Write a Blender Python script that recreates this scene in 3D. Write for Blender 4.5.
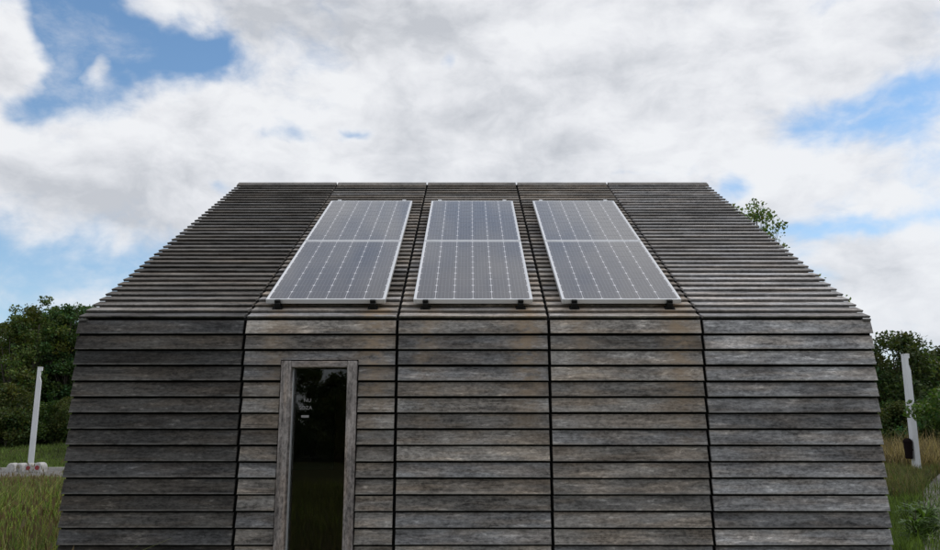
import bpy, bmesh, math, random
import numpy as np
from mathutils import Vector, Matrix

for o in list(bpy.data.objects): bpy.data.objects.remove(o)
scene = bpy.context.scene
C = scene.collection
rnd = random.Random(7)
R = math.radians

# ---------------------------------------------------------------- camera
CAM_H, PITCH, FPX = 1.6, R(10.97), 800.0
cam_d = bpy.data.cameras.new('camera'); cam = bpy.data.objects.new('camera', cam_d); C.objects.link(cam)
cam.location = (0, 0, CAM_H); cam.rotation_euler = (R(90)+PITCH, 0, 0)
cam_d.sensor_width = 36; cam_d.lens = FPX/940*36; cam_d.clip_end = 5000; cam_d.clip_start = .05
scene.camera = cam

# ---------------------------------------------------------------- world: blue sky with broken cloud
SUN_EL, SUN_AZ = R(52), R(62)         # azimuth from +Y towards +X
world = bpy.data.worlds.new('World'); scene.world = world; world.use_nodes = True
wt = world.node_tree; wt.nodes.clear()
class NT:
    """tiny helper for writing node maths"""
    def __init__(s, t): s.t = t
    def n(s, typ, **kw):
        x = s.t.nodes.new(typ)
        for k, v in kw.items(): setattr(x, k, v)
        return x
    def put(s, sock, v):
        if isinstance(v, bpy.types.NodeSocket): s.t.links.new(v, sock)
        else: sock.default_value = v
    def m(s, op, a, b=0., c=0., clamp=False):
        x = s.n('ShaderNodeMath', operation=op, use_clamp=clamp)
        for i, v in enumerate((a, b, c)): s.put(x.inputs[i], v)
        return x.outputs[0]
    def vm(s, op, a, b=(0, 0, 0)):
        x = s.n('ShaderNodeVectorMath', operation=op)
        s.put(x.inputs[0], a); s.put(x.inputs[3] if op == 'SCALE' else x.inputs[1], b)
        return x.outputs[0]
    def noise(s, vec, scale, detail=4., rough=.5, dist=0., col=False, lac=2.):
        x = s.n('ShaderNodeTexNoise')
        s.put(x.inputs['Vector'], vec); x.inputs['Scale'].default_value = scale
        x.inputs['Detail'].default_value = detail; x.inputs['Roughness'].default_value = rough
        x.inputs['Distortion'].default_value = dist; x.inputs['Lacunarity'].default_value = lac
        return x.outputs[1 if col else 0]
    def step(s, v, lo, hi, a=0., b=1.):
        x = s.n('ShaderNodeMapRange', interpolation_type='SMOOTHSTEP')
        s.put(x.inputs[0], v)
        for i, q in enumerate((lo, hi, a, b)): s.put(x.inputs[i+1], q)
        return x.outputs[0]
    def mix(s, f, a, b, typ='MIX'):
        x = s.n('ShaderNodeMix', data_type='RGBA', blend_type=typ)
        s.put(x.inputs[0], f); s.put(x.inputs[6], a); s.put(x.inputs[7], b)
        return x.outputs[2]
    def xyz(s, v):
        x = s.n('ShaderNodeSeparateXYZ'); s.put(x.inputs[0], v); return x.outputs
    def comb(s, a, b, c):
        x = s.n('ShaderNodeCombineXYZ')
        for i, v in enumerate((a, b, c)): s.put(x.inputs[i], v)
        return x.outputs[0]
    def ramp(s, f, stops):
        x = s.n('ShaderNodeValToRGB'); s.put(x.inputs[0], f); e = x.color_ramp.elements
        while len(e) < len(stops): e.new(.5)
        for q, (p, c) in zip(e, stops): q.position = p; q.color = (*c, 1)
        return x.outputs[0]

def px_dir(x, y):
    """azimuth, elevation (radians) of the direction seen at photograph pixel x, y"""
    d = Vector(((x-470)/FPX, (275-y)/FPX, -1)); d = Matrix.Rotation(R(90)+PITCH, 3, 'X') @ d; d.normalize()
    return math.atan2(d.x, d.y), math.asin(d.z)

w = NT(wt)
sky = w.n('ShaderNodeTexSky', sky_type='NISHITA', sun_disc=False, sun_elevation=SUN_EL, sun_rotation=SUN_AZ)
sky.air_density = 1.0; sky.dust_density = .3; sky.ozone_density = 2.5
tc = w.n('ShaderNodeTexCoord').outputs['Generated']
d = w.vm('NORMALIZE', tc)
dx, dy, dz = w.xyz(d)
dzp = w.m('MAXIMUM', dz, 0.)
P = w.comb(w.m('MULTIPLY', dx, 2.6), w.m('MULTIPLY', dy, 2.6), w.m('MULTIPLY', dz, 4.4))
warp = w.vm('SCALE', w.vm('SUBTRACT', w.noise(P, 2.2, 3., .55, col=True), (.5, .5, .5)), .22)
Pw = w.vm('ADD', P, warp)
PW = w.vm('ADD', Pw, (3.7, 1.3, 0.))
big = w.noise(PW, 1.15, 8., .56)
# shading sample shifted towards the sun
off = (math.sin(SUN_AZ)*.07, math.cos(SUN_AZ)*.07, .20)
big2 = w.noise(w.vm('ADD', PW, off), 1.15, 6., .56)
dwarp = w.vm('ADD', d, w.vm('SCALE', w.vm('SUBTRACT', w.noise(d, 7., 4., .6, col=True), (.5, .5, .5)), .10))
wx, wy, wz = w.xyz(w.vm('NORMALIZE', dwarp))
az = w.m('ARCTAN2', wx, wy); el = w.m('ARCSINE', wz)
cover = None
def blob(x, y, rx, ry, amp):
    global cover
    a, e = px_dir(x, y)
    q1 = w.m('MULTIPLY', w.m('SUBTRACT', az, a), FPX/rx); q2 = w.m('MULTIPLY', w.m('SUBTRACT', el, e), FPX/ry)
    g = w.m('EXPONENT', w.m('MULTIPLY', w.m('ADD', w.m('MULTIPLY', q1, q1), w.m('MULTIPLY', q2, q2)), -1.))
    g = w.m('MULTIPLY', g, amp)
    cover = g if cover is None else w.m('ADD', cover, g)
# gaps in the cloud (negative) and banks (positive)
for b in [(75, 30, 62, 62, -.56), (150, 55, 62, 25, -.40), (205, 50, 45, 22, -.26), (20, 92, 34, 16, -.30), (5, 45, 30, 44, .42), (105, 57, 18, 17, .50),
          (283, 132, 30, 15, -.26), (346, 121, 14, 8, -.26), (457, 62, 12, 14, -.24), (215, 187, 19, 11, -.26), (215, 45, 16, 18, -.2),
          (868, 113, 85, 22, -.34), (850, 116, 26, 7, .16), (905, 108, 30, 6, .14), (800, 92, 40, 16, -.12), (860, 222, 75, 12, -.26), (660, 176, 50, 9, -.24), (735, 188, 22, 16, -.26),
          (20, 258, 120, 34, -.27), (60, 140, 50, 9, -.10), (30, 318, 70, 14, -.20), (830, 275, 40, 10, -.10),
          (400, 60, 190, 80, .12), (620, 90, 170, 90, .16), (150, 150, 160, 60, .12), (870, 280, 80, 26, .16), (870, 40, 120, 40, .1)]:
    blob(*b)
fine = w.noise(PW, 4.2, 7., .62)
wisp = w.m('MULTIPLY', w.m('SUBTRACT', fine, .5), .62)
dens = w.m('ADD', w.m('ADD', w.m('ADD', big, cover), wisp), .15)
alpha = w.m('MAXIMUM', w.step(dens, .30, .68), w.step(w.noise(PW, 2.6, 7., .66), .50, .80, 0., .45))
thick = w.step(w.m('ADD', big2, w.m('MULTIPLY', cover, .5)), .40, .82)
lit = w.m('MULTIPLY', w.m('SUBTRACT', big2, big), 2.6)
fine2 = w.noise(w.vm('ADD', PW, (off[0]*.35, off[1]*.35, off[2]*.35)), 4.2, 7., .62)
lit = w.m('ADD', lit, w.m('MULTIPLY', w.m('SUBTRACT', fine2, fine), 1.6))
shade = w.m('ADD', w.m('ADD', w.m('MULTIPLY', thick, .70), w.m('MULTIPLY', w.step(fine, .30, .70), .26)), w.m('ADD', lit, .04), clamp=True)
cloud = w.ramp(shade, [(0., (.90, .91, .93)), (.3, (.82, .83, .86)), (.6, (.71, .725, .76)), (1., (.56, .58, .62))])
# hazy pale air near the horizon, all round
low = w.m('EXPONENT', w.m('MULTIPLY', dzp, -7.))
skyc = w.mix(1., w.vm('SCALE', sky.outputs[0], .13), (.86, 1.04, 1.08, 1), 'MULTIPLY')
skyc = w.mix(w.m('MULTIPLY', low, .85), skyc, (.55, .66, .80, 1))
cloud = w.mix(w.m('MULTIPLY', low, .35), cloud, (.62, .68, .78, 1))
colr = w.mix(w.m('MULTIPLY', alpha, .97), skyc, cloud)
bg = w.n('ShaderNodeBackground'); w.put(bg.inputs[0], colr); bg.inputs[1].default_value = 1.0
wo = w.n('ShaderNodeOutputWorld'); wt.links.new(bg.outputs[0], wo.inputs[0])

sun_d = bpy.data.lights.new('sun', 'SUN'); sun_d.energy = 1.1; sun_d.angle = R(14); sun_d.color = (1, .96, .9)
sun = bpy.data.objects.new('sun', sun_d); C.objects.link(sun); sun.location = (20, 10, 40)
sd = Vector((math.sin(SUN_AZ)*math.cos(SUN_EL), math.cos(SUN_AZ)*math.cos(SUN_EL), math.sin(SUN_EL)))
sun.rotation_euler = sd.to_track_quat('Z', 'Y').to_euler()

vs = scene.view_settings
vs.view_transform = 'Standard'; vs.look = 'None'; vs.exposure = 0.0; vs.gamma = 1.0; vs.use_curve_mapping = False
scene.render.engine = 'CYCLES'

# ---------------------------------------------------------------- helpers
def tag(o, label=None, cat=None, group=None, kind=None):
    if label: o['label'] = label
    if cat: o['category'] = cat
    if group: o['group'] = group
    if kind: o['kind'] = kind
    return o
def empty(name, loc=(0, 0, 0), rot=(0, 0, 0)):
    o = bpy.data.objects.new(name, None); C.objects.link(o); o.location = loc; o.rotation_euler = rot
    o.empty_display_size = .2
    return o
def link(name, me, mat=None, parent=None, loc=(0, 0, 0), rot=(0, 0, 0)):
    o = bpy.data.objects.new(name, me); C.objects.link(o)
    if mat and not me.materials: me.materials.append(mat)
    o.parent = parent; o.location = loc; o.rotation_euler = rot
    return o
def mesh_bm(name, bm, smooth=False):
    bmesh.ops.recalc_face_normals(bm, faces=bm.faces)
    me = bpy.data.meshes.new(name); bm.to_mesh(me); bm.free()
    if smooth: me.polygons.foreach_set('use_smooth', [True]*len(me.polygons))
    return me
def box(bm, x0, x1, y0, y1, z0, z1, bev=0):
    r = bmesh.ops.create_cube(bm, size=1)
    for v in r['verts']:
        v.co = Vector(((x0+x1)/2+v.co.x*(x1-x0), (y0+y1)/2+v.co.y*(y1-y0), (z0+z1)/2+v.co.z*(z1-z0)))
    if bev:
        es = list({e for v in r['verts'] for e in v.link_edges})
        bmesh.ops.bevel(bm, geom=es, offset=bev, segments=1, affect='EDGES')
def box_mesh(name, *a, **k):
    bm = bmesh.new(); box(bm, *a, **k); return mesh_bm(name, bm)
def prism(bm, poly, x0, x1):
    """extrude a polygon given in (y, z) along x"""
    a = [bm.verts.new((x0, y, z)) for y, z in poly]; b = [bm.verts.new((x1, y, z)) for y, z in poly]
    bm.faces.new(a); bm.faces.new(b[::-1])
    for i in range(len(poly)):
        j = (i+1) % len(poly); bm.faces.new((a[j], a[i], b[i], b[j]))
def tube(bm, pts, rads, seg=7):
    rings = []
    for i, p in enumerate(pts):
        p = Vector(p); q = Vector(pts[min(i+1, len(pts)-1)]) - Vector(pts[max(i-1, 0)])
        q = q.normalized() if q.length > 1e-6 else Vector((0, 0, 1))
        a = q.cross(Vector((0, 1, .13))).normalized(); b = q.cross(a)
        rings.append([bm.verts.new(p+(a*math.cos(t)+b*math.sin(t))*rads[i]) for t in [2*math.pi*k/seg for k in range(seg)]])
    for r0, r1 in zip(rings, rings[1:]):
        for k in range(seg): bm.faces.new((r0[k], r0[(k+1) % seg], r1[(k+1) % seg], r1[k]))
    bm.faces.new(rings[0][::-1]); bm.faces.new(rings[-1])
def lathe(bm, prof, seg=20, c=(0, 0)):
    rings = [[bm.verts.new((c[0]+r*math.cos(2*math.pi*k/seg), c[1]+r*math.sin(2*math.pi*k/seg), z)) for k in range(seg)] for r, z in prof]
    for r0, r1 in zip(rings, rings[1:]):
        for k in range(seg): bm.faces.new((r0[k], r0[(k+1) % seg], r1[(k+1) % seg], r1[k]))
    bm.faces.new(rings[0][::-1]); bm.faces.new(rings[-1])
def soup(name, verts, faces_per, col=None, mat=None):
    """verts: (n, k, 3) array of separate k-gons"""
    n, k, _ = verts.shape
    me = bpy.data.meshes.new(name)
    me.vertices.add(n*k); me.vertices.foreach_set('co', verts.reshape(-1).astype(np.float32))
    me.loops.add(n*k); me.loops.foreach_set('vertex_index', np.arange(n*k, dtype=np.int32))
    me.polygons.add(n); me.polygons.foreach_set('loop_start', np.arange(0, n*k, k, dtype=np.int32))
    me.polygons.foreach_set('loop_total', np.full(n, k, dtype=np.int32))
    if col is not None:
        at = me.color_attributes.new('tint', 'FLOAT_COLOR', 'POINT')
        c4 = np.ones((n, k, 4), np.float32); c4[:, :, :3] = col[:, None, :]
        at.data.foreach_set('color', c4.reshape(-1))
    me.update(); me.validate()
    if mat: me.materials.append(mat)
    return me
def px_point(x, y, Y):
    """point seen at photograph pixel x, y at ground distance Y in front of the camera"""
    a, e = px_dir(x, y); X = math.tan(a)*Y
    return Vector((X, Y, CAM_H + math.tan(e)*math.hypot(X, Y)))

# ---------------------------------------------------------------- materials
def new_mat(name, rough=.7, metal=0., color=None, spec=.5):
    m = bpy.data.materials.new(name); m.use_nodes = True
    b = m.node_tree.nodes['Principled BSDF']
    b.inputs['Roughness'].default_value = rough; b.inputs['Metallic'].default_value = metal
    b.inputs['Specular IOR Level'].default_value = spec
    if color: b.inputs['Base Color'].default_value = (*color, 1)
    return m, NT(m.node_tree), b
def bump(t, b, h, strength=.3, dist=.01):
    x = t.n('ShaderNodeBump'); x.inputs['Strength'].default_value = strength; x.inputs['Distance'].default_value = dist
    t.put(x.inputs['Height'], h); t.t.links.new(x.outputs[0], b.inputs['Normal'])

BAYS = [-3.087, -1.772, -.572, .620, 1.827, 3.16]
PANEL_X = [-1.170, .025, 1.228]
FOOT_DX = .385
def wood(name, vertical=False, stains=True, pale=1.):
    m, t, b = new_mat(name, .82, spec=.25)
    oi = t.n('ShaderNodeObjectInfo')
    co = t.n('ShaderNodeTexCoord').outputs['Object']
    o3 = t.vm('ADD', co, t.vm('SCALE', t.comb(1., .37, .71), t.m('MULTIPLY', oi.outputs['Random'], 97.)))
    def st(a, c):
        k = (c, 4., a) if vertical else (a, 4., c)
        return t.vm('MULTIPLY', o3, k)
    streak = t.noise(st(1.6, 34.), 1., 4., .6, .6)
    fibre = t.noise(st(5., 150.), 1., 4., .65)
    blot = t.noise(st(2.2, 5.), 1., 4., .6, .3)
    lich = t.noise(st(8., 40.), 1., 6., .72, .5)
    crack = t.noise(st(1.1, 75.), 1., 3., .55, .5)
    val = t.m('ADD', t.m('ADD', t.m('MULTIPLY', t.step(streak, .28, .72), .42), t.m('MULTIPLY', t.step(fibre, .25, .75), .34)), t.m('MULTIPLY', t.step(blot, .3, .7), .42))
    mott = t.noise(st(26., 60.), 1., 5., .7, .4)
    val = t.m('ADD', t.m('MULTIPLY', val, 1.15), t.m('MULTIPLY', t.m('SUBTRACT', t.step(mott, .30, .70), .12), .84))
    base = t.mix(1., oi.outputs['Color'], t.comb(val, val, val), 'MULTIPLY')
    # warm / cool drift along the board
    hue = t.noise(st(1.3, 9.), 1.7, 2., .5)
    base = t.mix(t.step(hue, .40, .66), base, t.mix(1., base, (1.08, .99, .90, 1), 'MULTIPLY'))
    # pale weathered flecks
    fl = t.m('MULTIPLY', t.step(lich, .53, .66), t.step(blot, .38, .60))
    base = t.mix(t.m('MULTIPLY', fl, .85*pale), base, t.vm('ADD', t.vm('SCALE', base, 2.0), (.035, .034, .032)))
    dk = t.step(t.noise(st(.8, 4.), 1.9, 4., .6, .4), .46, .66)
    base = t.mix(t.m('MULTIPLY', dk, .75), base, t.mix(1., base, (.45, .44, .44, 1), 'MULTIPLY'))
    ck = t.step(crack, .66, .74)
    base = t.mix(t.m('MULTIPLY', ck, .75), base, (.008, .007, .006, 1))
    if not vertical:
        # worn pale arris along the lower edge
        lz = t.xyz(co)[2]
        ed = t.m('MULTIPLY', t.step(lz, .004, .015, 1., 0.), t.step(t.noise(st(3., 6.), 2., 4., .6), .35, .6))
        base = t.mix(t.m('MULTIPLY', ed, .5), base, (.26, .25, .24, 1))
    if stains:
        # run-off stains below the feet of the panel rails
        ps = t.n('ShaderNodeNewGeometry').outputs['Position']
        x, y, z = t.xyz(ps)
        wob = t.m('MULTIPLY', t.m('SUBTRACT', t.noise(ps, 9., 3., .6), .5), .16)
        xw = t.m('ADD', x, wob); tot = None
        for px in PANEL_X:
            for s, wd, am in ((-1, .10, .55), (1, .12, 1.)):
                q = t.m('MULTIPLY', t.m('SUBTRACT', xw, px + s*FOOT_DX + .03), 1./wd)
                g = t.m('MULTIPLY', t.m('EXPONENT', t.m('MULTIPLY', t.m('MULTIPLY', q, q), -1.)), am)
                tot = g if tot is None else t.m('ADD', tot, g)
        fade = t.m('MULTIPLY', t.step(z, 1.15, 2.45), t.step(z, 2.58, 2.70, 1., 0.))
        tot = t.m('MULTIPLY', t.m('MULTIPLY', tot, fade), t.step(t.noise(t.vm('MULTIPLY', ps, (9., 9., 22.)), 1., 4., .65), .30, .60))
        base = t.mix(t.m('MULTIPLY', tot, .90, clamp=True), base, (.33, .245, .165, 1))
    t.put(b.inputs['Base Color'], base)
    h = t.m('ADD', t.m('MULTIPLY', fibre, .5), t.m('SUBTRACT', streak, ck))
    bump(t, b, h, .45, .006)
    return m
M = {}
M['wood'] = wood('weathered_boards')
M['roof_wood'] = wood('weathered_roof_boards', pale=.8)
M['frame_wood'] = wood('window_frame_wood', vertical=True, stains=False, pale=.5)
M['frame_wood_h'] = wood('window_head_wood', stains=False, pale=.5)
M['membrane'] = new_mat('black_membrane', .9, color=(.006, .006, .006), spec=.1)[0]
m, t, b = new_mat('dark_interior', .8, color=(.20, .115, .070)); M['inside'] = m
m, t, b = new_mat('board_grey_green', .7, color=(.10, .115, .105)); M['notice'] = m
M['bin'] = new_mat('matt_black', 1., color=(.016, .012, .012), spec=0.)[0]
M['black'] = new_mat('black_metal', .6, color=(.006, .006, .006), spec=.25)[0]
m, t, b = new_mat('aluminium', .38, .55, (.74, .75, .77))
M['alu'] = m
# window glass: clear thin pane, Fresnel reflection
m = bpy.data.materials.new('window_glass'); m.use_nodes = True; t = NT(m.node_tree); m.node_tree.nodes.clear()
tr = t.n('ShaderNodeBsdfTransparent'); tr.inputs[0].default_value = (.85, .86, .84, 1)
gl = t.n('ShaderNodeBsdfGlossy'); gl.inputs['Roughness'].default_value = .01
nz = t.noise(t.n('ShaderNodeTexCoord').outputs['Object'], 2.5, 1.)
bp = t.n('ShaderNodeBump'); bp.inputs['Strength'].default_value = .05; bp.inputs['Distance'].default_value = .02
t.put(bp.inputs['Height'], nz); t.t.links.new(bp.outputs[0], gl.inputs['Normal'])
fr = t.n('ShaderNodeFresnel'); fr.inputs[0].default_value = 1.5
mx = t.n('ShaderNodeMixShader'); t.put(mx.inputs[0], t.m('MULTIPLY', fr.outputs[0], 1.15, clamp=True))
t.t.links.new(tr.outputs[0], mx.inputs[1]); t.t.links.new(gl.outputs[0], mx.inputs[2])
ou = t.n('ShaderNodeOutputMaterial'); t.t.links.new(mx.outputs[0], ou.inputs[0]); M['glass'] = m
# solar cell under glass
m, t, b = new_mat('solar_cell', .45, color=(.02, .02, .03))
co = t.n('ShaderNodeTexCoord').outputs['Object']; x, y, z = t.xyz(co)
bar = t.m('ABSOLUTE', t.m('SUBTRACT', t.m('FRACT', t.m('ADD', t.m('MULTIPLY', x, 5/.150), .5)), .5))
bars = t.step(bar, .035, .065, 1., 0.)
oi = t.n('ShaderNodeObjectInfo')
cc = t.mix(oi.outputs['Random'], (.009, .006, .012, 1), (.014, .010, .018, 1))
t.put(b.inputs['Base Color'], t.mix(bars, cc, (.13, .125, .14, 1)))
b.inputs['Coat Weight'].default_value = 1.; b.inputs['Coat Roughness'].default_value = .06; b.inputs['Coat IOR'].default_value = 1.52
M['cell'] = m
m, t, b = new_mat('white_backsheet', .5, color=(.72, .71, .74)); b.inputs['Coat Weight'].default_value = 1.; b.inputs['Coat Roughness'].default_value = .06
M['back'] = m
def leafmat(name, rough=.55, trans=.35):
    m, t, b = new_mat(name, rough, spec=.3)
    at = t.n('ShaderNodeVertexColor', layer_name='tint')
    t.put(b.inputs['Base Color'], at.outputs[0])
    tl = t.n('ShaderNodeBsdfTranslucent'); t.put(tl.inputs[0], t.mix(1., at.outputs[0], (1.25, 1.3, .6, 1), 'MULTIPLY'))
    mx = t.n('ShaderNodeMixShader'); mx.inputs[0].default_value = trans
    t.t.links.new(b.outputs[0], mx.inputs[1]); t.t.links.new(tl.outputs[0], mx.inputs[2])
    t.t.links.new(mx.outputs[0], m.node_tree.nodes['Material Output'].inputs[0])
    return m
M['leaf'] = leafmat('foliage')
M['grass'] = leafmat('grass_blades', .6, .3)
m, t, b = new_mat('bark', .9); co = t.n('ShaderNodeTexCoord').outputs['Object']
t.put(b.inputs['Base Color'], t.ramp(t.noise(t.vm('MULTIPLY', co, (9, 9, 2)), 1., 5., .6), [(.3, (.03, .025, .02)), (.7, (.11, .095, .075))]))
M['bark'] = m
m, t, b = new_mat('meadow_soil', .95, spec=.1); co = t.n('ShaderNodeTexCoord').outputs['Object']
g = t.mix(t.step(t.noise(co, .23, 5., .6), .4, .62), (.045, .060, .018, 1), (.085, .078, .034, 1))
g = t.mix(t.step(t.noise(co, 3., 6., .7), .35, .7), g, (.035, .040, .014, 1)); t.put(b.inputs['Base Color'], g)
bump(t, b, t.noise(co, 14., 4., .7), .8, .05); M['ground'] = m
m, t, b = new_mat('gravel_road', .9, spec=.2); co = t.n('ShaderNodeTexCoord').outputs['Object']
g = t.ramp(t.noise(co, 1.2, 8., .7), [(.3, (.11, .103, .095)), (.7, (.20, .192, .18))]); t.put(b.inputs['Base Color'], g)
bump(t, b, t.noise(co, 40., 3., .7), .6, .01); M['gravel'] = m
m, t, b = new_mat('concrete', .85, spec=.2); co = t.n('ShaderNodeTexCoord').outputs['Object']
t.put(b.inputs['Base Color'], t.ramp(t.noise(co, 5., 7., .7), [(.3, (.30, .29, .27)), (.7, (.50, .49, .46))])); M['concrete'] = m
m, t, b = new_mat('white_block_paint', .6, spec=.3); co = t.n('ShaderNodeTexCoord').outputs['Object']
t.put(b.inputs['Base Color'], t.ramp(t.noise(co, 7., 6., .7), [(.32, (.28, .27, .255)), (.62, (.52, .505, .49))])); M['white_block'] = m
M['red'] = new_mat('red_paint', .45, color=(.26, .022, .035))[0]
m, t, b = new_mat('galvanised_pole', .5, .15); co = t.n('ShaderNodeTexCoord').outputs['Object']
t.put(b.inputs['Base Color'], t.ramp(t.noise(t.vm('MULTIPLY', co, (6, 6, 1.2)), 1., 5., .6), [(.3, (.62, .63, .65)), (.7, (.76, .77, .79))])); M['pole'] = m
m, t, b = new_mat('lamp_lens', .2, color=(.75, .76, .76)); M['lens'] = m
M['decal'] = new_mat('pale_lettering', .6, color=(.32, .31, .31))[0]
M['petal'] = new_mat('yellow_petals', .6, color=(.62, .50, .03))[0]

# ---------------------------------------------------------------- ground
def gz(X, Y):
    """height of the terrain"""
    def ss(a, b_, v):
        t_ = min(1, max(0, (v-a)/(b_-a))); return t_*t_*(3-2*t_)
    return .75*ss(37, 47, Y)*ss(6, 14, -X) + .35*ss(36, 52, Y)*ss(6, 14, X)
def grid_axis(lo, hi, fine_lo, fine_hi, step):
    a = [lo, lo*.5, lo*.25]; v = fine_lo
    while v <= fine_hi: a.append(v); v += step
    return a + [hi*.25, hi*.5, hi]
xs = grid_axis(-1600, 1600, -60, 60, 2.); ys = grid_axis(-1600, 1600, -60, 90, 2.)
bm = bmesh.new()
vv = [[bm.verts.new((x, y, gz(x, y))) for x in xs] for y in ys]
for j in range(len(ys)-1):
    for i in range(len(xs)-1): bm.faces.new((vv[j][i], vv[j][i+1], vv[j+1][i+1], vv[j+1][i]))
tag(link('ground', mesh_bm('ground', bm, True), M['ground']), kind='structure')

def strip(name, line, width, z, mat, h=None):
    """a ribbon (or a raised bar when h is given) along a ground polyline"""
    bm = bmesh.new(); L_, R_ = [], []
    for i, (x, y) in enumerate(line):
        a = Vector(line[max(i-1, 0)]); b2 = Vector(line[min(i+1, len(line)-1)]); t_ = (b2-a).normalized(); nrm = Vector((-t_.y, t_.x))
        for lst, s in ((L_, 1), (R_, -1)): lst.append((x+nrm.x*s*width/2, y+nrm.y*s*width/2))
    zz = lambda p: gz(*p)+z
    if h is None:
        a = [bm.verts.new((*p, zz(p))) for p in L_]; c = [bm.verts.new((*p, zz(p))) for p in R_]
        for i in range(len(line)-1): bm.faces.new((a[i], a[i+1], c[i+1], c[i]))
    else:
        rows = [[bm.verts.new((*p, gz(*p)+q)) for p in s] for s, q in ((L_, -.05), (L_, h), (R_, h), (R_, -.05))]
        for r0, r1 in zip(rows, rows[1:]):
            for i in range(len(line)-1): bm.faces.new((r0[i], r0[i+1], r1[i+1], r1[i]))
    return tag(link(name, mesh_bm(name, bm), mat), kind='structure')
def line_pts(a, b_, n=14): return [(a[0]+(b_[0]-a[0])*i/n, a[1]+(b_[1]-a[1])*i/n) for i in range(n+1)]
KA, KB = (-60, 25.0), (11, 38.68)
strip('kerb', line_pts(KA, KB, 30), .30, 0, M['concrete'], h=.12)
kt = (Vector(KB)-Vector(KA)).normalized(); kn = Vector((kt.y, -kt.x))
strip('road', [tuple(Vector(p)+kn*2.75) for p in line_pts(KA, KB, 30)], 5.2, .008, M['gravel'])
strip('path', [(5.0, 8.0), (6.9, 11.4), (12.8, 22.0), (20.1, 33.6), (25, 41), (33, 52)], 1.5, .008, M['gravel'])

# ---------------------------------------------------------------- the house
YE, ZE, YR, ZR = 6.27, CAM_H+.857, 10.27, CAM_H+3.21
SLOPE = math.atan2(ZR-ZE, YR-YE); SL = math.hypot(YR-YE, ZR-ZE)
ROWE = SL/38
RX = -(math.pi/2 - SLOPE)
YB = 2*YR - YE
X0, X1 = BAYS[0], BAYS[-1]
house = empty('wooden_house', (0, YR, 0))
tag(house, 'small dark weathered timber house with lapped boards and three pairs of solar panels', 'house')
OFF = Vector((0, -YR, 0))
def H(v): return Vector(v) + OFF
# window opening (in wall X and Z)
WX0, WX1, WZT, WZB = -1.465, -.876, CAM_H+.530, .06
bm = bmesh.new()
def hbox(*a): box(bm, a[0], a[1], a[2]-YR, a[3]-YR, a[4], a[5])
hbox(X0+.006, WX0, YE+.012, YE+.16, .02, ZE-.02); hbox(WX1, X1-.006, YE+.012, YE+.16, .02, ZE-.02)
hbox(WX0, WX1, YE+.012, YE+.16, WZT, ZE-.02)
wall = link('front_wall', mesh_bm('front_wall', bm), M['membrane'], house)
# roof deck, both slopes
TH = .16
bm = bmesh.new()
def slope_pt(s, n): return (YE + math.cos(SLOPE)*s - math.sin(SLOPE)*n - YR, ZE + math.sin(SLOPE)*s + math.cos(SLOPE)*n)
a = slope_pt(0, -.012); b2 = slope_pt(SL, -.012); c2 = slope_pt(SL-.09, -TH); d2 = slope_pt(.20, -TH)
prism(bm, [a, b2, c2, d2], X0+.03, X1-.03)
roof = link('roof', mesh_bm('roof', bm), M['membrane'], house)
bm = bmesh.new(); prism(bm, [(-y, z) for y, z in (a, b2, c2, d2)][::-1], X0+.03, X1-.03)
back = link('back_roof', mesh_bm('back_roof', bm), M['membrane'], house)
# gable end walls, back wall, floor, inner partition
for xg, nm in ((X0+.03, 'gable_wall'), (X1-.15, 'gable_wall')):
    bm = bmesh.new()
    prism(bm, [(YE+.16-YR, .02), (YB-.16-YR, .02), (YB-.16-YR, ZE-.12), (0, ZR-.22), (YE+.16-YR, ZE-.12)], xg, xg+.12)
    link(nm, mesh_bm(nm, bm), M['membrane'], house)
link('back_wall', box_mesh('back_wall', X0+.03, X1-.03, YB-.16-YR, YB-.012-YR, .02, ZE-.02), M['membrane'], house)
link('floor', box_mesh('floor', X0+.15, X1-.15, YE+.02-YR, YB-.16-YR, .03, .055), M['inside'], house)
link('inner_wall', box_mesh('inner_wall', X0+.15, X1-.15, YE+2.6-YR, YE+2.7-YR, .055, ZE+1.0), M['inside'], house)
link('plinth', box_mesh('plinth', X0+.05, X1-.05, YE+.05-YR, YB-.05-YR, -.2, .02), M['concrete'], house)

def board_mesh(L, h, proud, t0, under=0., key={}):
    """lapped board: x along, z up, outer face towards -y; the lower edge stands proud"""
    k = (round(L, 3), round(h, 4), proud, t0, under)
    if k in key: return key[k]
    ch = .0035; bm = bmesh.new()
    poly = [(-proud+ch*.7, 0), (-proud, ch), (-.005, h), (t0-.005, h), (t0-proud+.002, under)]
    prism(bm, poly, -L/2, L/2)
    # ease the two front end edges
    es = [e for e in bm.edges if abs(e.verts[0].co.x-e.verts[1].co.x) < 1e-6 and {round(v.co.y, 4) for v in e.verts} == {round(-proud, 4), -.005}]
    bmesh.ops.bevel(bm, geom=es, offset=.004, segments=1, affect='EDGES')
    key[k] = mesh_bm('board', bm); return key[k]
def tone(bay, row, top=False):
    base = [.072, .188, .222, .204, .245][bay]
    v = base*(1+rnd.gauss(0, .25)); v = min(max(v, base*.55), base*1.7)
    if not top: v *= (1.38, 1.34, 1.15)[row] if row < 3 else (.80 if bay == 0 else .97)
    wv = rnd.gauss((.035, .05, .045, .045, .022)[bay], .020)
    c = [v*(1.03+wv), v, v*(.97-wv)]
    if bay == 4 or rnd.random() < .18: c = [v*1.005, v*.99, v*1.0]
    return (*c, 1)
SEAM = .024
GAPW = .014
nrow = int((ZE-.03)/.1218)
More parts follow.
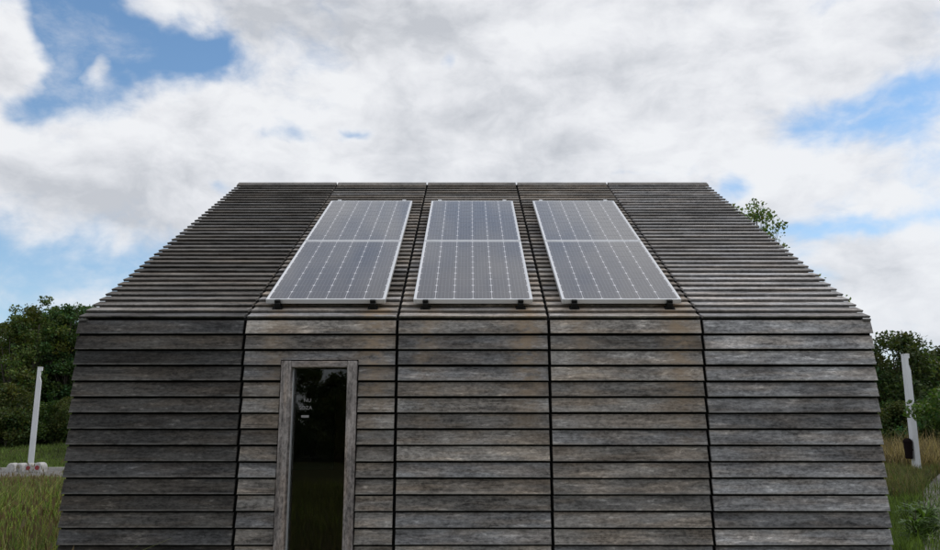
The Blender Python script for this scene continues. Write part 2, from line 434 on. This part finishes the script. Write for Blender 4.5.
for r in range(nrow):
    zt = ZE - .006 - r*.1218; zb = zt - .1218 + GAPW
    for k in range(5):
        xa, xb = BAYS[k]+(SEAM/2 if k else 0), BAYS[k+1]-(SEAM/2 if k < 4 else 0)
        spans = [(xa, xb)]
        if k == 1 and zb < WZT:
            if zt > WZT + .015 and zb < WZT:      # the board notched over the window head
                spans = [(xa, xb)]
            else: spans = [(xa, WX0-.008), (WX1+.008, xb)]
        for sa, sb in spans:
            h = zt-zb; zz = zb
            notch = k == 1 and zb < WZT < zt and (sb-sa) > .9
            L = sb-sa
            if notch:
                # same lapped profile with a cut-out above the window
                bm = bmesh.new(); pr = lambda z: -.034+(.029)*(z-zb)/h
                def piece(x0, x1, z0, z1): prism(bm, [(pr(z0), z0-zb), (pr(z1), z1-zb), (.014, z1-zb), (.014 if z0 > zb else -.012, z0-zb)], x0-(sa+sb)/2, x1-(sa+sb)/2)
                piece(sa, WX0-.008, zb, zt); piece(WX1+.008, sb, zb, zt); piece(WX0-.008, WX1+.008, WZT+.008, zt)
                bmesh.ops.remove_doubles(bm, verts=bm.verts, dist=1e-5)
                me = mesh_bm('notched_board', bm)
            else: me = board_mesh(L, h, .034, .021, .004)
            o = link('board', me, M['wood'], wall, H(((sa+sb)/2, YE+rnd.uniform(-.0015, .0015), zz+rnd.uniform(-.0018, .0018))))
            o.rotation_euler = (rnd.gauss(0, .004), rnd.gauss(0, .0010), 0)
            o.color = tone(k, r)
# roof boards
for r in range(38):
    s = r*ROWE
    for k in range(5):
        xa, xb = BAYS[k]+(SEAM/2 if k else 0), BAYS[k+1]-(SEAM/2 if k < 4 else 0)
        y, z = slope_pt(s+.001+rnd.uniform(-.0015, .0015), 0)
        o = link('board', board_mesh(xb-xa, ROWE+.008, .0300, .021, .012), M['roof_wood'], roof, ((xa+xb)/2, y, z), (RX+rnd.gauss(0, .004), rnd.gauss(0, .0006), 0))
        c = tone(k, r, True); o.color = tuple(q*(1.50 if r < 5 else 1.22)*(1.25 if k == 0 else 1.) for q in c[:3])+(1,)
# ridge caps, one per bay
for k in range(5):
    xa, xb = BAYS[k]+(SEAM/2 if k else 0), BAYS[k+1]-(SEAM/2 if k < 4 else 0)
    bm = bmesh.new(); prism(bm, [(-.085, -.022), (0, .030), (.085, -.022), (.080, -.036), (0, .012), (-.080, -.036)], xa, xb)
    o = link('ridge_cap', mesh_bm('ridge_cap', bm), M['roof_wood'], house, H((0, YR, ZR+.012))); o.color = (.15, .145, .14, 1)
# corner blocks that close the eaves gap at both ends
for xa, xb in ((X0+.004, X0+.065), (X1-.065, X1-.004)):
    o = link('eaves_block', box_mesh('eaves_block', xa, xb, YE-.022-YR, YE+.03-YR, ZE-.012, ZE+.006), M['wood'], house); o.color = (.13, .125, .12, 1)
# cladding the photograph does not show: gables, back slope, back wall (joined)
def lap(bm, p0, p1, q0, q1): bm.faces.new([bm.verts.new(v) for v in (p0, p1, q1, q0)])
for sx, xg in ((-1, X0), (1, X1)):
    bm = bmesh.new(); z = .05; h = .1218
    while z < ZR-.1:
        def half(zz): return (YR-YE)-.0 if zz <= ZE else (YR-YE)*(1-(zz-ZE)/(ZR-ZE))
        zt = min(z+h, ZR-.06); w0, w1 = half(z)-.03, max(half(zt)-.03, .01)
        xo, xi = xg+sx*.0-sx*.004, xg-sx*.022
        poly = [(-w0, z), (w0, z), (w1, zt), (-w1, zt)]
        a4 = [bm.verts.new((xo, poly[0][0], z)), bm.verts.new((xo, poly[1][0], z)), bm.verts.new((xi, poly[2][0], zt-.008)), bm.verts.new((xi, poly[3][0], zt-.008))]
        bm.faces.new(a4)
        e4 = [bm.verts.new((xi-sx*.01, -w0, z)), bm.verts.new((xi-sx*.01, w0, z))]
        bm.faces.new((a4[0], a4[1], e4[1], e4[0]))
        z += h
    o = link('gable_cladding', mesh_bm('gable_cladding', bm), M['wood'], house); o['kind'] = 'stuff'; o.color = (.08, .076, .073, 1)
bm = bmesh.new()
for r in range(38):
    (y0, z0), (y1, z1) = slope_pt(r*ROWE, .030), slope_pt((r+1)*ROWE+.006, .006); y2, z2 = slope_pt(r*ROWE, .004)
    a4 = [bm.verts.new(v) for v in ((X0, -y0, z0), (X1, -y0, z0), (X1, -y1, z1), (X0, -y1, z1))]; bm.faces.new(a4)
    e4 = [bm.verts.new(v) for v in ((X0, -y2, z2), (X1, -y2, z2))]; bm.faces.new((a4[0], a4[1], e4[1], e4[0]))
for r in range(nrow):
    zt = ZE-.006-r*.1218; zb = zt-.1218+.008
    a4 = [bm.verts.new(v) for v in ((X0, YB-YR+.026, zb), (X1, YB-YR+.026, zb), (X1, YB-YR+.004, zt), (X0, YB-YR+.004, zt))]; bm.faces.new(a4)
o = link('back_cladding', mesh_bm('back_cladding', bm), M['roof_wood'], house); o['kind'] = 'stuff'; o.color = (.08, .076, .073, 1)

# window: frame members, reveals, pane, lettering
win = link('window', box_mesh('window_sill', WX0+.004, WX1-.004, YE-.03-YR, YE+.15-YR, WZB-.03, WZB+.005), M['frame_wood_h'], house); win.color = (.14, .125, .12, 1)
FW = .076; yo, yi = YE-.042-YR, YE+.135-YR
fcol = [(.30, .268, .255, 1), (.28, .250, .238, 1), (.29, .260, .248, 1)]
fl = link('frame', box_mesh('frame', WX0, WX0+FW, yo, yi, WZB+.005, WZT-.001, bev=.003), M['frame_wood'], win)
fr_ = link('frame', box_mesh('frame', WX1-FW, WX1, yo, yi, WZB+.005, WZT-.001, bev=.003), M['frame_wood'], win)
ft = link('frame', box_mesh('frame', WX0+FW+.0015, WX1-FW-.0015, yo+.002, yi, WZT-.050, WZT-.003, bev=.003), M['frame_wood_h'], win)
for o, c in zip((fl, fr_, ft), fcol): o.color = c
gx0, gx1, gzb, gzt = WX0+FW, WX1-FW, WZB+.005, WZT-.05
YG = YE+.075
# slim pale strip added to stand in for the brightly lit left reveal
o = link('lit_reveal_strip', box_mesh('lit_reveal_strip', gx0+.001, gx0+.008, YE+.028-YR, YG-.006-YR, gzb, gzt-.002), M['alu'], win)
link('pane', box_mesh('pane', gx0+.001, gx1-.001, YG-YR-.0, YG+.006-YR, gzb, gzt-.001), M['glass'], win)
def text_mesh(body, size):
    cu = bpy.data.curves.new('txt', 'FONT'); cu.body = body; cu.size = size; cu.align_x = 'CENTER'
    ob = bpy.data.objects.new('txt', cu); C.objects.link(ob)
    me = bpy.data.meshes.new_from_object(ob.evaluated_get(bpy.context.evaluated_depsgraph_get()))
    bpy.data.objects.remove(ob); me.name = 'lettering'; return me
for body, px_, py_, size in (('NU', 307.5, 402, .040), ('SOZA', 305.5, 409.5, .040)):
    p = px_point(px_, py_, YG-.003)
    o = link('lettering', text_mesh(body, size), M['decal'], win, H(p), (R(90), 0, 0))
p = px_point(305, 416.5, YG-.003)
link('lettering', box_mesh('lettering_bar', -.030, .030, -.0005, 0, -.008, .010), M['decal'], win, H(p))

# mounting rails with feet and clamps
S0 = .197; PL, PW_, PGAP, PT = 1.610, .966, .020, .038
N0 = .057                                # underside of the module frames above the roof line
for px_ in PANEL_X:
    for s in (-1, 1):
        y, z = slope_pt(S0-.035, .0445)
        rail = link('mounting_rail', box_mesh('mounting_rail', -.02, .02, -.012, .012, 0, 2*PL+PGAP+.07), M['black'], house, (px_+s*FOOT_DX, y, z), (RX, 0, 0))
        bm = bmesh.new(); box(bm, -.022, .022, -.032, .030, -.012, .030, bev=.004); box(bm, -.04, .04, .012, .018, -.02, .045)
        link('foot', mesh_bm('foot', bm), M['black'], rail)
        link('end_clamp', box_mesh('end_clamp', -.022, .022, -.053, -.013, .004, .0335, bev=.003), M['black'], rail)
        link('mid_clamp', box_mesh('mid_clamp', -.025, .025, -.054, -.013, .035+PL+.003, .035+PL+PGAP-.003), M['alu'], rail)
        link('end_clamp', box_mesh('end_clamp', -.022, .022, -.054, -.013, .0365+2*PL+PGAP, .07+2*PL+PGAP-.004, bev=.003), M['alu'], rail)

# ---------------------------------------------------------------- solar panels: one thing each
def cell_mesh():
    a, c = .0750, .0110; bm = bmesh.new()
    pts = [(x_*.996, z_) for x_, z_ in [(a-c, a), (a, a-c), (a, -a+c), (a-c, -a), (-a+c, -a), (-a, -a+c), (-a, a-c), (-a+c, a)]]
    b0 = [bm.verts.new((x, 0, z)) for x, z in pts]; b1 = [bm.verts.new((x, -.0008, z)) for x, z in pts]
    bm.faces.new(b1)
    for i in range(8): bm.faces.new((b0[i], b0[(i+1) % 8], b1[(i+1) % 8], b1[i]))
    return mesh_bm('cell', bm)
CELL = cell_mesh()
FR = .017
frame_long = box_mesh('frame', -FR/2, FR/2, -PT, 0, 0, PL, bev=.0015)
frame_short = box_mesh('frame', -PW_/2+FR+.0008, PW_/2-FR-.0008, -PT, 0, -FR/2, FR/2, bev=.0015)
backsheet = box_mesh('backsheet', -PW_/2+FR, PW_/2-FR, -PT+.0035, -PT+.006, FR, PL-FR)
def solar_panel(px_, s, label):
    y, z = slope_pt(s, N0)
    root = empty('solar_panel', (px_, y+YR, z), (RX, 0, 0))
    tag(root, label, 'solar panel', 'solar panels mounted on the timber roof')
    for x in (-PW_/2+FR/2, PW_/2-FR/2): link('frame', frame_long, M['alu'], root, (x, 0, 0))
    for zz in (FR/2, PL-FR/2): link('frame', frame_short, M['alu'], root, (0, 0, zz))
    link('backsheet', backsheet, M['back'], root)
    for i in range(6):
        for j in range(10):
            link('cell', CELL, M['cell'], root, ((i-2.5)*.1540, -PT+.0032, PL/2+(j-4.5)*.1562))
names = ['in the column above the window', 'in the middle of the three columns', 'in the column farthest from the window']
for px_, nm in zip(PANEL_X, names):
    solar_panel(px_, S0, 'lower silver framed solar panel, near the eaves, ' + nm)
    solar_panel(px_, S0+PL+PGAP, 'upper silver framed solar panel, near the ridge, ' + nm)

# a pale board hanging inside on the partition behind the glass
nb = link('display_board', box_mesh('display_board', -.36, .36, -.03, 0, -.45, .45, bev=.004), M['notice'], None, (-1.83, YE+2.598, 1.63))
tag(nb, 'dim grey board hanging inside the house behind the dark window', 'board')

# ---------------------------------------------------------------- trees and plants
def leaves(centers, radii, per, size, seed, col, var=.28, flat=.0, squash=.8):
    g = np.random.default_rng(seed); V = []; K = []
    for c, r, n in zip(centers, radii, per):
        dir_ = g.normal(size=(n, 3)); dir_ /= np.linalg.norm(dir_, axis=1)[:, None]
        p = np.array(c) + dir_*(r*g.random(n)[:, None]**.5)*np.array((1, 1, squash))
        nrm = g.normal(size=(n, 3)) + np.array((0, 0, .7)); nrm /= np.linalg.norm(nrm, axis=1)[:, None]
        a = np.cross(nrm, g.normal(size=(n, 3))); a /= np.linalg.norm(a, axis=1)[:, None]; b_ = np.cross(nrm, a)
        s = size*(.6+.8*g.random(n))[:, None]
        q = np.stack([p-a*s*.5, p+b_*s*.30+nrm*s*.06, p+a*s*.5, p-b_*s*.30+nrm*s*.06], 1)
        V.append(q)
        clump = 1+g.normal()*.16
        t_ = clump*(1+g.normal(size=n)*var); yel = g.normal()*.06 + g.normal(size=n)*.07
        t_ = np.clip(t_, .35, 2.)
        K.append(np.stack([col[0]*t_*(1+yel*2.), col[1]*t_, col[2]*t_*(1-yel)], 1))
    return soup('crown', np.concatenate(V), 4, np.clip(np.concatenate(K), .004, .5), M['leaf'])
def tree_meshes(h, rx, z0, n_cl, per, size, seed, col, cr=(.45, .95), shape=1., trunk=None, sparse=False):
    """crown and trunk of a tree of height h, crown radius rx from height z0 up"""
    g = np.random.default_rng(seed); cs, rs, ns = [], [], []
    ch = h - z0
    bm = bmesh.new(); tr_ = trunk or h*.018+.04
    lean = g.normal(size=2)*.03*h
    top = np.array((lean[0], lean[1], z0+ch*.80))
    pts = [(0, 0, -.15), (lean[0]*.1, lean[1]*.1, h*.12), (lean[0]*.4, lean[1]*.4, z0+ch*.25), (lean[0]*.8, lean[1]*.8, z0+ch*.55), tuple(top)]
    tube(bm, pts, [tr_*1.35, tr_, tr_*.75, tr_*.45, tr_*.15], 8)
    while len(cs) < n_cl:
        u = g.random(); zz = z0 + ch*u
        prof = math.sin(math.pi*min(1, max(0, .06+.90*u**shape)))**.6
        ang = g.random()*2*math.pi; rr = rx*prof*(.25+.75*math.sqrt(g.random()))*(.82+.36*math.sin(ang*2+seed)*math.sin(ang*3+u*5+seed*.7))
        r = cr[0]+(cr[1]-cr[0])*g.random(); r *= (.55+.45*prof)
        c = np.array((rr*math.cos(ang)+lean[0]*u, rr*math.sin(ang)+lean[1]*u, zz))
        cs.append(c); rs.append(r); ns.append(max(8, int(per*(r/cr[1])**2)))
        if sparse or len(cs) % 2 == 0:
            f_ = .25+.5*g.random(); j = np.array((lean[0]*.7*f_, lean[1]*.7*f_, z0*.8+(zz-z0*.8)*f_*.9))
            mid = (j+c)/2 + np.array((0, 0, .06*rr))
            tube(bm, [tuple(j), tuple(mid), tuple(c)], [tr_*.30, tr_*.17, tr_*.05], 5)
    return leaves(cs, rs, ns, size, seed+1, col), mesh_bm('trunk', bm, True)
def plant(name, meshes, loc, label, cat, group=None, rz=0., sc=1., stem='trunk'):
    root = empty(name, (loc[0], loc[1], gz(loc[0], loc[1])), (0, 0, rz)); root.scale = (sc, sc, sc)
    tag(root, label, cat, group)
    link('crown', meshes[0], None, root); link(stem, meshes[1], M['bark'], root)
    return root
def at(x, Y): return (px_point(x, 440, Y).x, Y)

DK = (.064, .118, .036); MD = (.060, .100, .024); LT = (.085, .120, .030); OL = (.080, .105, .030)
tallA = tree_meshes(10.2, 2.3, 1.6, 150, 230, .20, 11, DK, (.40, .85), .85)
tallB = tree_meshes(9.6, 1.9, 1.2, 150, 230, .20, 12, (.058, .112, .032), (.36, .78), .8)
openC = tree_meshes(9.3, 2.3, 1.4, 70, 230, .20, 13, LT, (.4, .85), .95)
domeD = tree_meshes(6.6, 3.6, .8, 130, 420, .20, 14, (.058, .085, .025), (.5, 1.15), .75)
bushE = tree_meshes(2.6, 1.7, .2, 60, 330, .15, 15, MD, (.35, .75), .7, trunk=.05)
bushF = tree_meshes(3.4, 1.6, .25, 60, 330, .15, 16, OL, (.35, .75), .7, trunk=.05)
nearG = tree_meshes(3.5, 2.2, 1.0, 80, 230, .15, 17, (.070, .118, .026), (.3, .62), .8, trunk=.06)
lab_d = 'tall dark green tree in the dense wood behind the slim pole with white blocks'
for x, Y, ms, rz, sc in [(38, 51, tallB, .3, .87), (50, 53, tallA, 1.3, .86), (63, 50, tallB, 2.1, .88), (74, 53, tallA, 4., .87), (86, 51, tallB, 3., .87), (30, 56, tallA, 1.0, .86), (104, 55, tallA, 5., .85), (-12, 60, tallA, 2.6, .84), (57, 58, tallB, .7, .97), (16, 59, tallB, 2.7, .93)]:
    plant('broadleaf_tree', ms, at(x, Y), lab_d, 'tree', 'tall trees of the dense wood', rz, sc)
plant('broadleaf_tree', openC, at(20, 49), 'lighter green airy tree with sky showing through, standing before the dark wood', 'tree', None, .4, .93)
plant('broadleaf_tree', openC, at(1, 47), 'airy pale green tree at the outer end of the dark wood', 'tree', None, 2.7, .86)
for x, Y, ms, rz, sc in [(6, 45, bushF, .2, .95), (30, 46.5, bushE, 1.5, .85), (50, 47.5, bushE, 3.2, .9), (64, 47, bushF, 4.1, .75), (-14, 45, bushE, 5., 1.), (78, 48, bushE, .9, .9), (92, 49, bushF, 2., .9), (18, 47.5, bushE, 2.4, 1.)]:
    plant('shrub', ms, at(x, Y), 'dark green shrub in the undergrowth at the foot of the wood beyond the road', 'shrub', 'shrubs below the wood', rz, sc, 'stem')
# right side
plant('broadleaf_tree', domeD, at(897, 44), 'broad dark olive tree with domed crown behind the pole with a bin', 'tree', None, .8, .98)
plant('broadleaf_tree', domeD, at(858, 49), 'dark domed tree half hidden by the house, next to the broad olive tree', 'tree', None, 3.9, .95)
plant('broadleaf_tree', domeD, at(962, 47), 'dark tree with leafy twigs rising over the path end', 'tree', None, 5.5, .92)
for x, Y, ms, rz, sc in [(884, 42, bushE, .4, 1.05), (902, 41, bushF, 2.2, .80), (932, 41, bushE, 4.4, 1.1), (862, 43, bushF, 3.3, .95), (955, 40, bushF, 1.1, 1.0)]:
    plant('shrub', ms, at(x, Y), 'green shrub at the edge of the dry grass below the domed trees', 'shrub', 'shrubs below the domed trees', rz, sc, 'stem')
plant('broadleaf_tree', nearG, (17.15, 26.6), 'bright green low tree whose leaves hang in front of the pole with a bin', 'tree', None, .3, 1.)
# the wood goes on behind the house
for i in range(11):
    plant('broadleaf_tree', (tallA, tallB, domeD)[i % 3], (-20+i*4.1, 56+(i*7 % 5)*1.6), 'tree of the wood continuing behind the house', 'tree', 'trees behind the house', i*1.7, (.80, .86, 1.1)[i % 3])
# tree behind the roof
roofT = tree_meshes(6.65, 1.60, 1.6, 260, 70, .085, 23, (.13, .19, .050), (.20, .40), .8, trunk=.07, sparse=True)
plant('slender_tree', roofT, (px_point(749, 235, 17.6).x, 17.6), 'slender young tree with sparse pale leaves peeking over the roof edge', 'tree', None, .6, 1.)
# tree line across the meadow, mirrored in the window
for i, (x, y, ms, sc) in enumerate([(-22, -34, domeD, .9), (-16.5, -37, tallB, .66), (-12.5, -34, domeD, .80), (-9.3, -36, openC, .66), (-7.0, -33, domeD, .72), (-3, -38, tallB, .66), (4, -36, domeD, .8), (12, -37, tallA, .6), (20, -35, domeD, .8), (-29, -36, tallA, .6)]):
    plant('broadleaf_tree', ms, (x, y), 'dark tree of the row across the meadow that the window faces', 'tree', 'row of trees the window faces', i*1.3, sc)

for i in range(9):  # unseen shrubs added to hide trunks and bright grass in the window reflection
    plant('shrub', (bushE, bushF)[i % 2], (-20+i*2.6, -30.5+(i % 3)*.8), 'unseen shrub added before the tree row to dull the reflection in the window', 'shrub', 'unseen shrubs added for the window reflection', i*2.1, .8+.12*(i % 4), 'stem')

# ---------------------------------------------------------------- grass (stuff)
def grass(name, label, n, region, hgt, wid, cols, seed, dens=None, lean=.35, head=0., taper=False):
    """blades as bent three-point ribbons; region(g, n) gives X, Y"""
    g = np.random.default_rng(seed); X, Y = region(g, n); n = len(X)
    Z = np.array([gz(a, b_) for a, b_ in zip(X, Y)])
    h = hgt*np.clip(1+g.normal(size=n)*.32, .3, 2.1)
    patch = .60+.8*(np.sin(X*1.7+np.cos(Y*1.1)*2)*np.cos(Y*1.3+X*.4)*.5+.5); h *= patch
    if taper: h *= np.interp(Y, [15, 26], [1., .20])
    ang = g.random(n)*2*np.pi; ln = np.abs(g.normal(size=n))*lean*h
    dirx, diry = np.cos(ang), np.sin(ang)
    wa = g.random(n)*2*np.pi; wx_, wy_ = np.cos(wa)*wid/2, np.sin(wa)*wid/2
    base = np.stack([X, Y, Z-.02], 1); wv = np.stack([wx_, wy_, np.zeros(n)], 1)
    mid = base + np.stack([dirx*ln*.3, diry*ln*.3, h*.55], 1); tip = base + np.stack([dirx*ln, diry*ln, h], 1)
    q1 = np.stack([base-wv, base+wv, mid+wv*.8, mid-wv*.8], 1)
    q2 = np.stack([mid-wv*.8, mid+wv*.8, tip+wv*.15, tip-wv*.15], 1)
    ci = g.integers(0, len(cols), n); cb = np.array(cols)[ci]
    pt = (np.sin(X*.9+1.3)*np.sin(Y*.7)+1)*.5
    cb = cb*np.clip(1+g.normal(size=n)*.34, .35, 2.0)[:, None]*(.7+.6*pt)[:, None]
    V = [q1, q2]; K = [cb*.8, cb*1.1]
    if head:
        k = g.random(n) < head; tp = tip[k]; hv = wv[k]*2.2; up = np.stack([dirx[k]*.02, diry[k]*.02, np.full(k.sum(), .09)], 1)
        V.append(np.stack([tp, tp+up*.4+hv, tp+up, tp+up*.4-hv], 1)); K.append(np.tile(np.array([[.17, .125, .07]]), (k.sum(), 1))*g.uniform(.6, 1.3, (k.sum(), 1)))
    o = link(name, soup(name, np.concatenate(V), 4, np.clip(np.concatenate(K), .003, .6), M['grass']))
    return tag(o, label, 'grass', kind='stuff')
def wedge(s0, s1, y0, y1, pw=1.):
    """between the lines X = s0*Y and X = s1*Y, thinning with distance"""
    def f(g, n):
        Y = y0 + (y1-y0)*g.random(n)**pw; X = (s0+(s1-s0)*g.random(n))*Y
        k = ~((X > X0-.1) & (X < X1+.1) & (Y > YE-.1) & (Y < YB+.1))
        return X[k], Y[k]
    return f
def off_road(f, keep_path=.0):
    def h(g, n):
        X, Y = f(g, n)
        dd = (X-KA[0])*kn.x + (Y-KA[1])*kn.y
        k = ~((dd > -.2) & (dd < 5.3) & (X < -4))
        pd = np.abs(X - np.interp(Y, [8, 11.4, 22, 33.6, 41, 52], [5.0, 6.9, 12.8, 20.1, 25, 33]))
        k &= (pd > .75) | (g.random(len(X)) < keep_path) | (X < 0)
        return X[k], Y[k]
    return h
GREEN = [(.125, .205, .040), (.085, .145, .028), (.21, .26, .060), (.33, .31, .12), (.165, .19, .052), (.055, .090, .020), (.26, .29, .075)]
STRAW = [(.23, .175, .095), (.17, .13, .07), (.27, .22, .12), (.11, .09, .042)]
LAWN = [(.10, .155, .030), (.12, .175, .038), (.075, .120, .025)]
grass('meadow_grass', 'tall green and straw coloured meadow grass beside the house', 62000, off_road(wedge(-.72, -.40, 6., 29.5, 1.15)), .36, .019, GREEN, 1, taper=True, lean=.55)
grass('meadow_stalks', 'thin straw stalks with seed heads standing above the meadow grass', 8000, off_road(wedge(-.72, -.40, 6., 28., 1.2)), .50, .010, STRAW+GREEN[:2], 2, lean=.25, head=.7, taper=True)
grass('verge_grass', 'short grass on the bank beyond the road', 26000, off_road(wedge(-.75, -.40, 33., 50.)), .16, .03, LAWN+[(.085, .11, .035)], 3)
grass('lawn_grass', 'short green grass beside the house on the path side', 60000, off_road(wedge(.38, .72, 6., 24., 1.2), .30), .15, .012, LAWN, 4)
grass('rough_grass', 'brownish rough grass between lawn and the pole with a bin', 36000, off_road(wedge(.40, .72, 19., 33.), .02), .28, .02, [(.13, .105, .048), (.10, .125, .036), (.15, .13, .06), (.075, .110, .026)], 5)
grass('dry_grass', 'dry tan grass below the domed trees', 30000, off_road(wedge(.40, .75, 32., 41.)), .75, .03, STRAW, 6)
grass('meadow_front_grass', 'meadow grass in front of the house', 40000, lambda g, n: (g.uniform(-9, 9, n), g.uniform(-12, 5.9, n)), .22, .014, GREEN, 7)

# broad-leaved weeds beside the path and flowers in the meadow
def weed(loc, h, n, seed, label, group=None, col=(.085, .150, .034)):
    g = random.Random(seed); V = []; K = []
    for i in range(n):
        a = g.uniform(0, 6.28); z0 = g.uniform(0, h*.6); L = g.uniform(.16, .34)*h/.6; up = g.uniform(.5, 1.2); wd = L*.09
        r0 = g.uniform(0, .10)
        p0 = Vector((math.cos(a)*r0, math.sin(a)*r0, z0)); d1 = Vector((math.cos(a), math.sin(a), up)).normalized(); d2_ = Vector((math.cos(a), math.sin(a), up-.9)).normalized()
        p1 = p0+d1*L*.55; p2 = p1+d2_*L*.5; sd_ = Vector((-math.sin(a), math.cos(a), 0))*wd
        V += [[p0-sd_*.3, p0+sd_*.3, p1+sd_, p1-sd_], [p1-sd_, p1+sd_, p2+sd_*.1, p2-sd_*.1]]
        t_ = g.uniform(.6, 1.4); K += [[c*t_ for c in col]]*2
    root = empty('weed', (loc[0], loc[1], gz(*loc))); tag(root, label, 'plant', group)
    link('leaves', soup('weed_leaves', np.array([[tuple(v) for v in f] for f in V]), 4, np.array(K), M['leaf']), None, root)
    bm = bmesh.new()
    for i in range(7):
        a = g.uniform(0, 6.28); r0 = g.uniform(.02, .13); tube(bm, [(0, 0, -.03), (math.cos(a)*r0*.5, math.sin(a)*r0*.5, h*.4), (math.cos(a)*r0, math.sin(a)*r0, h*g.uniform(.7, 1.))], [.006, .005, .002], 5)
    me = mesh_bm('stem', bm); link('stem', me, M['bark'], root)
for i, (x, Y, h) in enumerate([(906, 11.9, .52), (916, 12.3, .62), (921, 14.0, .50), (900, 14.6, .42)]):
    weed(at(x, Y), h, 120, 40+i, 'leafy green weed with long pointed leaves beside the grey path', 'weeds beside the path')
for i, (x, y_) in enumerate([(55, 545), (48, 540), (20, 528), (58, 533), (8, 541)]):
    Y = 10.6+i*.4; p = at(x, Y); zt = px_point(x, y_, Y).z
    root = empty('wild_flower', (p[0], p[1], 0)); tag(root, 'small yellow wild flower among the meadow grass', 'flower', 'yellow flowers in the meadow')
    bm = bmesh.new(); tube(bm, [(0, 0, -.02), (.02, .01, zt*.5), (.03, 0, zt)], [.004, .0035, .003], 5); link('stem', mesh_bm('stem', bm), M['bark'], root)
    bm = bmesh.new()
    for k in range(9):
        a = 2*math.pi*k/9; cx, cy = .03, 0
        vs4 = [bm.verts.new((cx+math.cos(a+q)*r_, cy+math.sin(a+q)*r_, zt+dz_)) for q, r_, dz_ in ((0, .004, 0), (.25, .03, .012), (0, .042, .010), (-.25, .03, .012))]
        bm.faces.new(vs4)
    link('petals', mesh_bm('petals', bm), M['petal'], root)

# ---------------------------------------------------------------- light poles
def light_pole(loc, Ht, wd, dp, rz, label):
    root = empty('light_pole', (loc[0], loc[1], gz(*loc)), (0, 0, rz)); tag(root, label, 'light pole', 'slim light poles')
    bm = bmesh.new(); w2 = wd/2
    outline = [(-w2*1.12, -.1), (w2*1.12, -.1), (w2, Ht-.62), (w2*.30, Ht-.40), (w2*.30, Ht-.19), (w2, Ht-.16), (w2, Ht-.03), (-w2, Ht-.03)]
    a4 = [bm.verts.new((x, -dp/2, z)) for x, z in outline]; b4 = [bm.verts.new((x, dp/2, z)) for x, z in outline]
    bm.faces.new(a4); bm.faces.new(b4[::-1])
    for i in range(len(outline)):
        j = (i+1) % len(outline); bm.faces.new((a4[j], a4[i], b4[i], b4[j]))
    bmesh.ops.recalc_face_normals(bm, faces=bm.faces)
    bmesh.ops.bevel(bm, geom=bm.edges[:], offset=.008, segments=1, affect='EDGES')
    link('column', mesh_bm('column', bm), M['pole'], root)
    link('cap', box_mesh('cap', -w2-.006, w2+.006, -dp/2-.006, dp/2+.006, Ht-.028, Ht, bev=.006), M['pole'], root)
    link('lamp', box_mesh('lamp', w2*.32, w2*.5, -dp*.4, dp*.4, Ht-.38, Ht-.20, bev=.004), M['lens'], root)
    link('base_plate', box_mesh('base_plate', -w2-.09, w2+.09, -dp/2-.09, dp/2+.09, -.02, .03, bev=.006), M['pole'], root)
    return root
pl = px_point(40.5, 367, 34.2)
light_pole((pl.x, 34.2), pl.z, .19, .14, R(16), 'slim grey light pole standing behind the white blocks at the kerb')
pr_ = px_point(905, 354, 30.6)
light_pole((pr_.x, 30.6), pr_.z, .22, .20, R(17), 'slim grey light pole with a black litter bin fixed to it')
# litter bin on the right pole
bx = pr_.x-.27
bn = empty('litter_bin', (bx, 30.55, .55)); tag(bn, 'black litter bin fixed to the side of the light pole', 'bin')
bm = bmesh.new(); lathe(bm, [(.10, 0), (.125, .03), (.15, .55), (.15, .60)], 18); link('body', mesh_bm('body', bm, False), M['bin'], bn)
bm = bmesh.new(); lathe(bm, [(.162, .59), (.166, .62), (.15, .68), (.09, .74), (.02, .76)], 18); link('lid', mesh_bm('lid', bm), M['bin'], bn)
link('bracket', box_mesh('bracket', .10, .19, -.03, .03, .30, .36), M['bin'], bn)

# ---------------------------------------------------------------- white blocks at the kerb
def block(x, Y, wd, red, label, rz):
    root = empty('concrete_block', (*at(x, Y), 0), (0, 0, rz)); tag(root, label, 'block', 'white blocks at the kerb')
    root.location.z = .008
    h = wd*1.02; prof = [(-wd/2*.96, 0), (-wd/2, h*.10), (-wd/2, h*.48), (-wd*.44, h*.70), (-wd*.29, h*.90), (-wd*.10, h*.99), (wd*.10, h*.99), (wd*.29, h*.90), (wd*.44, h*.70), (wd/2, h*.48), (wd/2, h*.10), (wd/2*.96, 0)]
    bm = bmesh.new(); dpt = .42; r_ = []
    for yy, k in ((-dpt/2, .9), (-dpt/2+.03, 1.), (dpt/2-.03, 1.), (dpt/2, .9)): r_.append([bm.verts.new((px*k, yy, pz*(k if pz > h*.3 else 1))) for px, pz in prof])
    for a4, b4 in zip(r_, r_[1:]):
        for i in range(len(prof)):
            j = (i+1) % len(prof); bm.faces.new((a4[i], a4[j], b4[j], b4[i]))
    bm.faces.new(r_[0][::-1]); bm.faces.new(r_[-1])
    link('body', mesh_bm('body', bm), M['white_block'], root)
    if red:
        bm = bmesh.new(); rr = wd*.24
        for k in (0,):
            a4 = [bm.verts.new((rr*math.cos(q)*1.05, -dpt/2-.004, h*.47+rr*math.sin(q))) for q in [2*math.pi*i/16 for i in range(16)]]
            b4 = [bm.verts.new((v.co.x, -dpt/2+.012, v.co.z)) for v in a4]; bm.faces.new(a4)
            for i in range(16): bm.faces.new((a4[i], a4[(i+1) % 16], b4[(i+1) % 16], b4[i]))
        link('red_disc', mesh_bm('red_disc', bm), M['red'], root)
    return root
block(16.0, 31.9, .34, False, 'plain grey white block at the outer end of the row by the pole', .10)
block(24.5, 32.1, .33, False, 'plain grey white block beside a block with a red disc', -.05)
block(33.5, 31.8, .34, True, 'white block with a red disc in the middle of the row', .04)
block(43.0, 31.7, .37, True, 'white block with a red disc at the end of the row nearest the house', -.06)
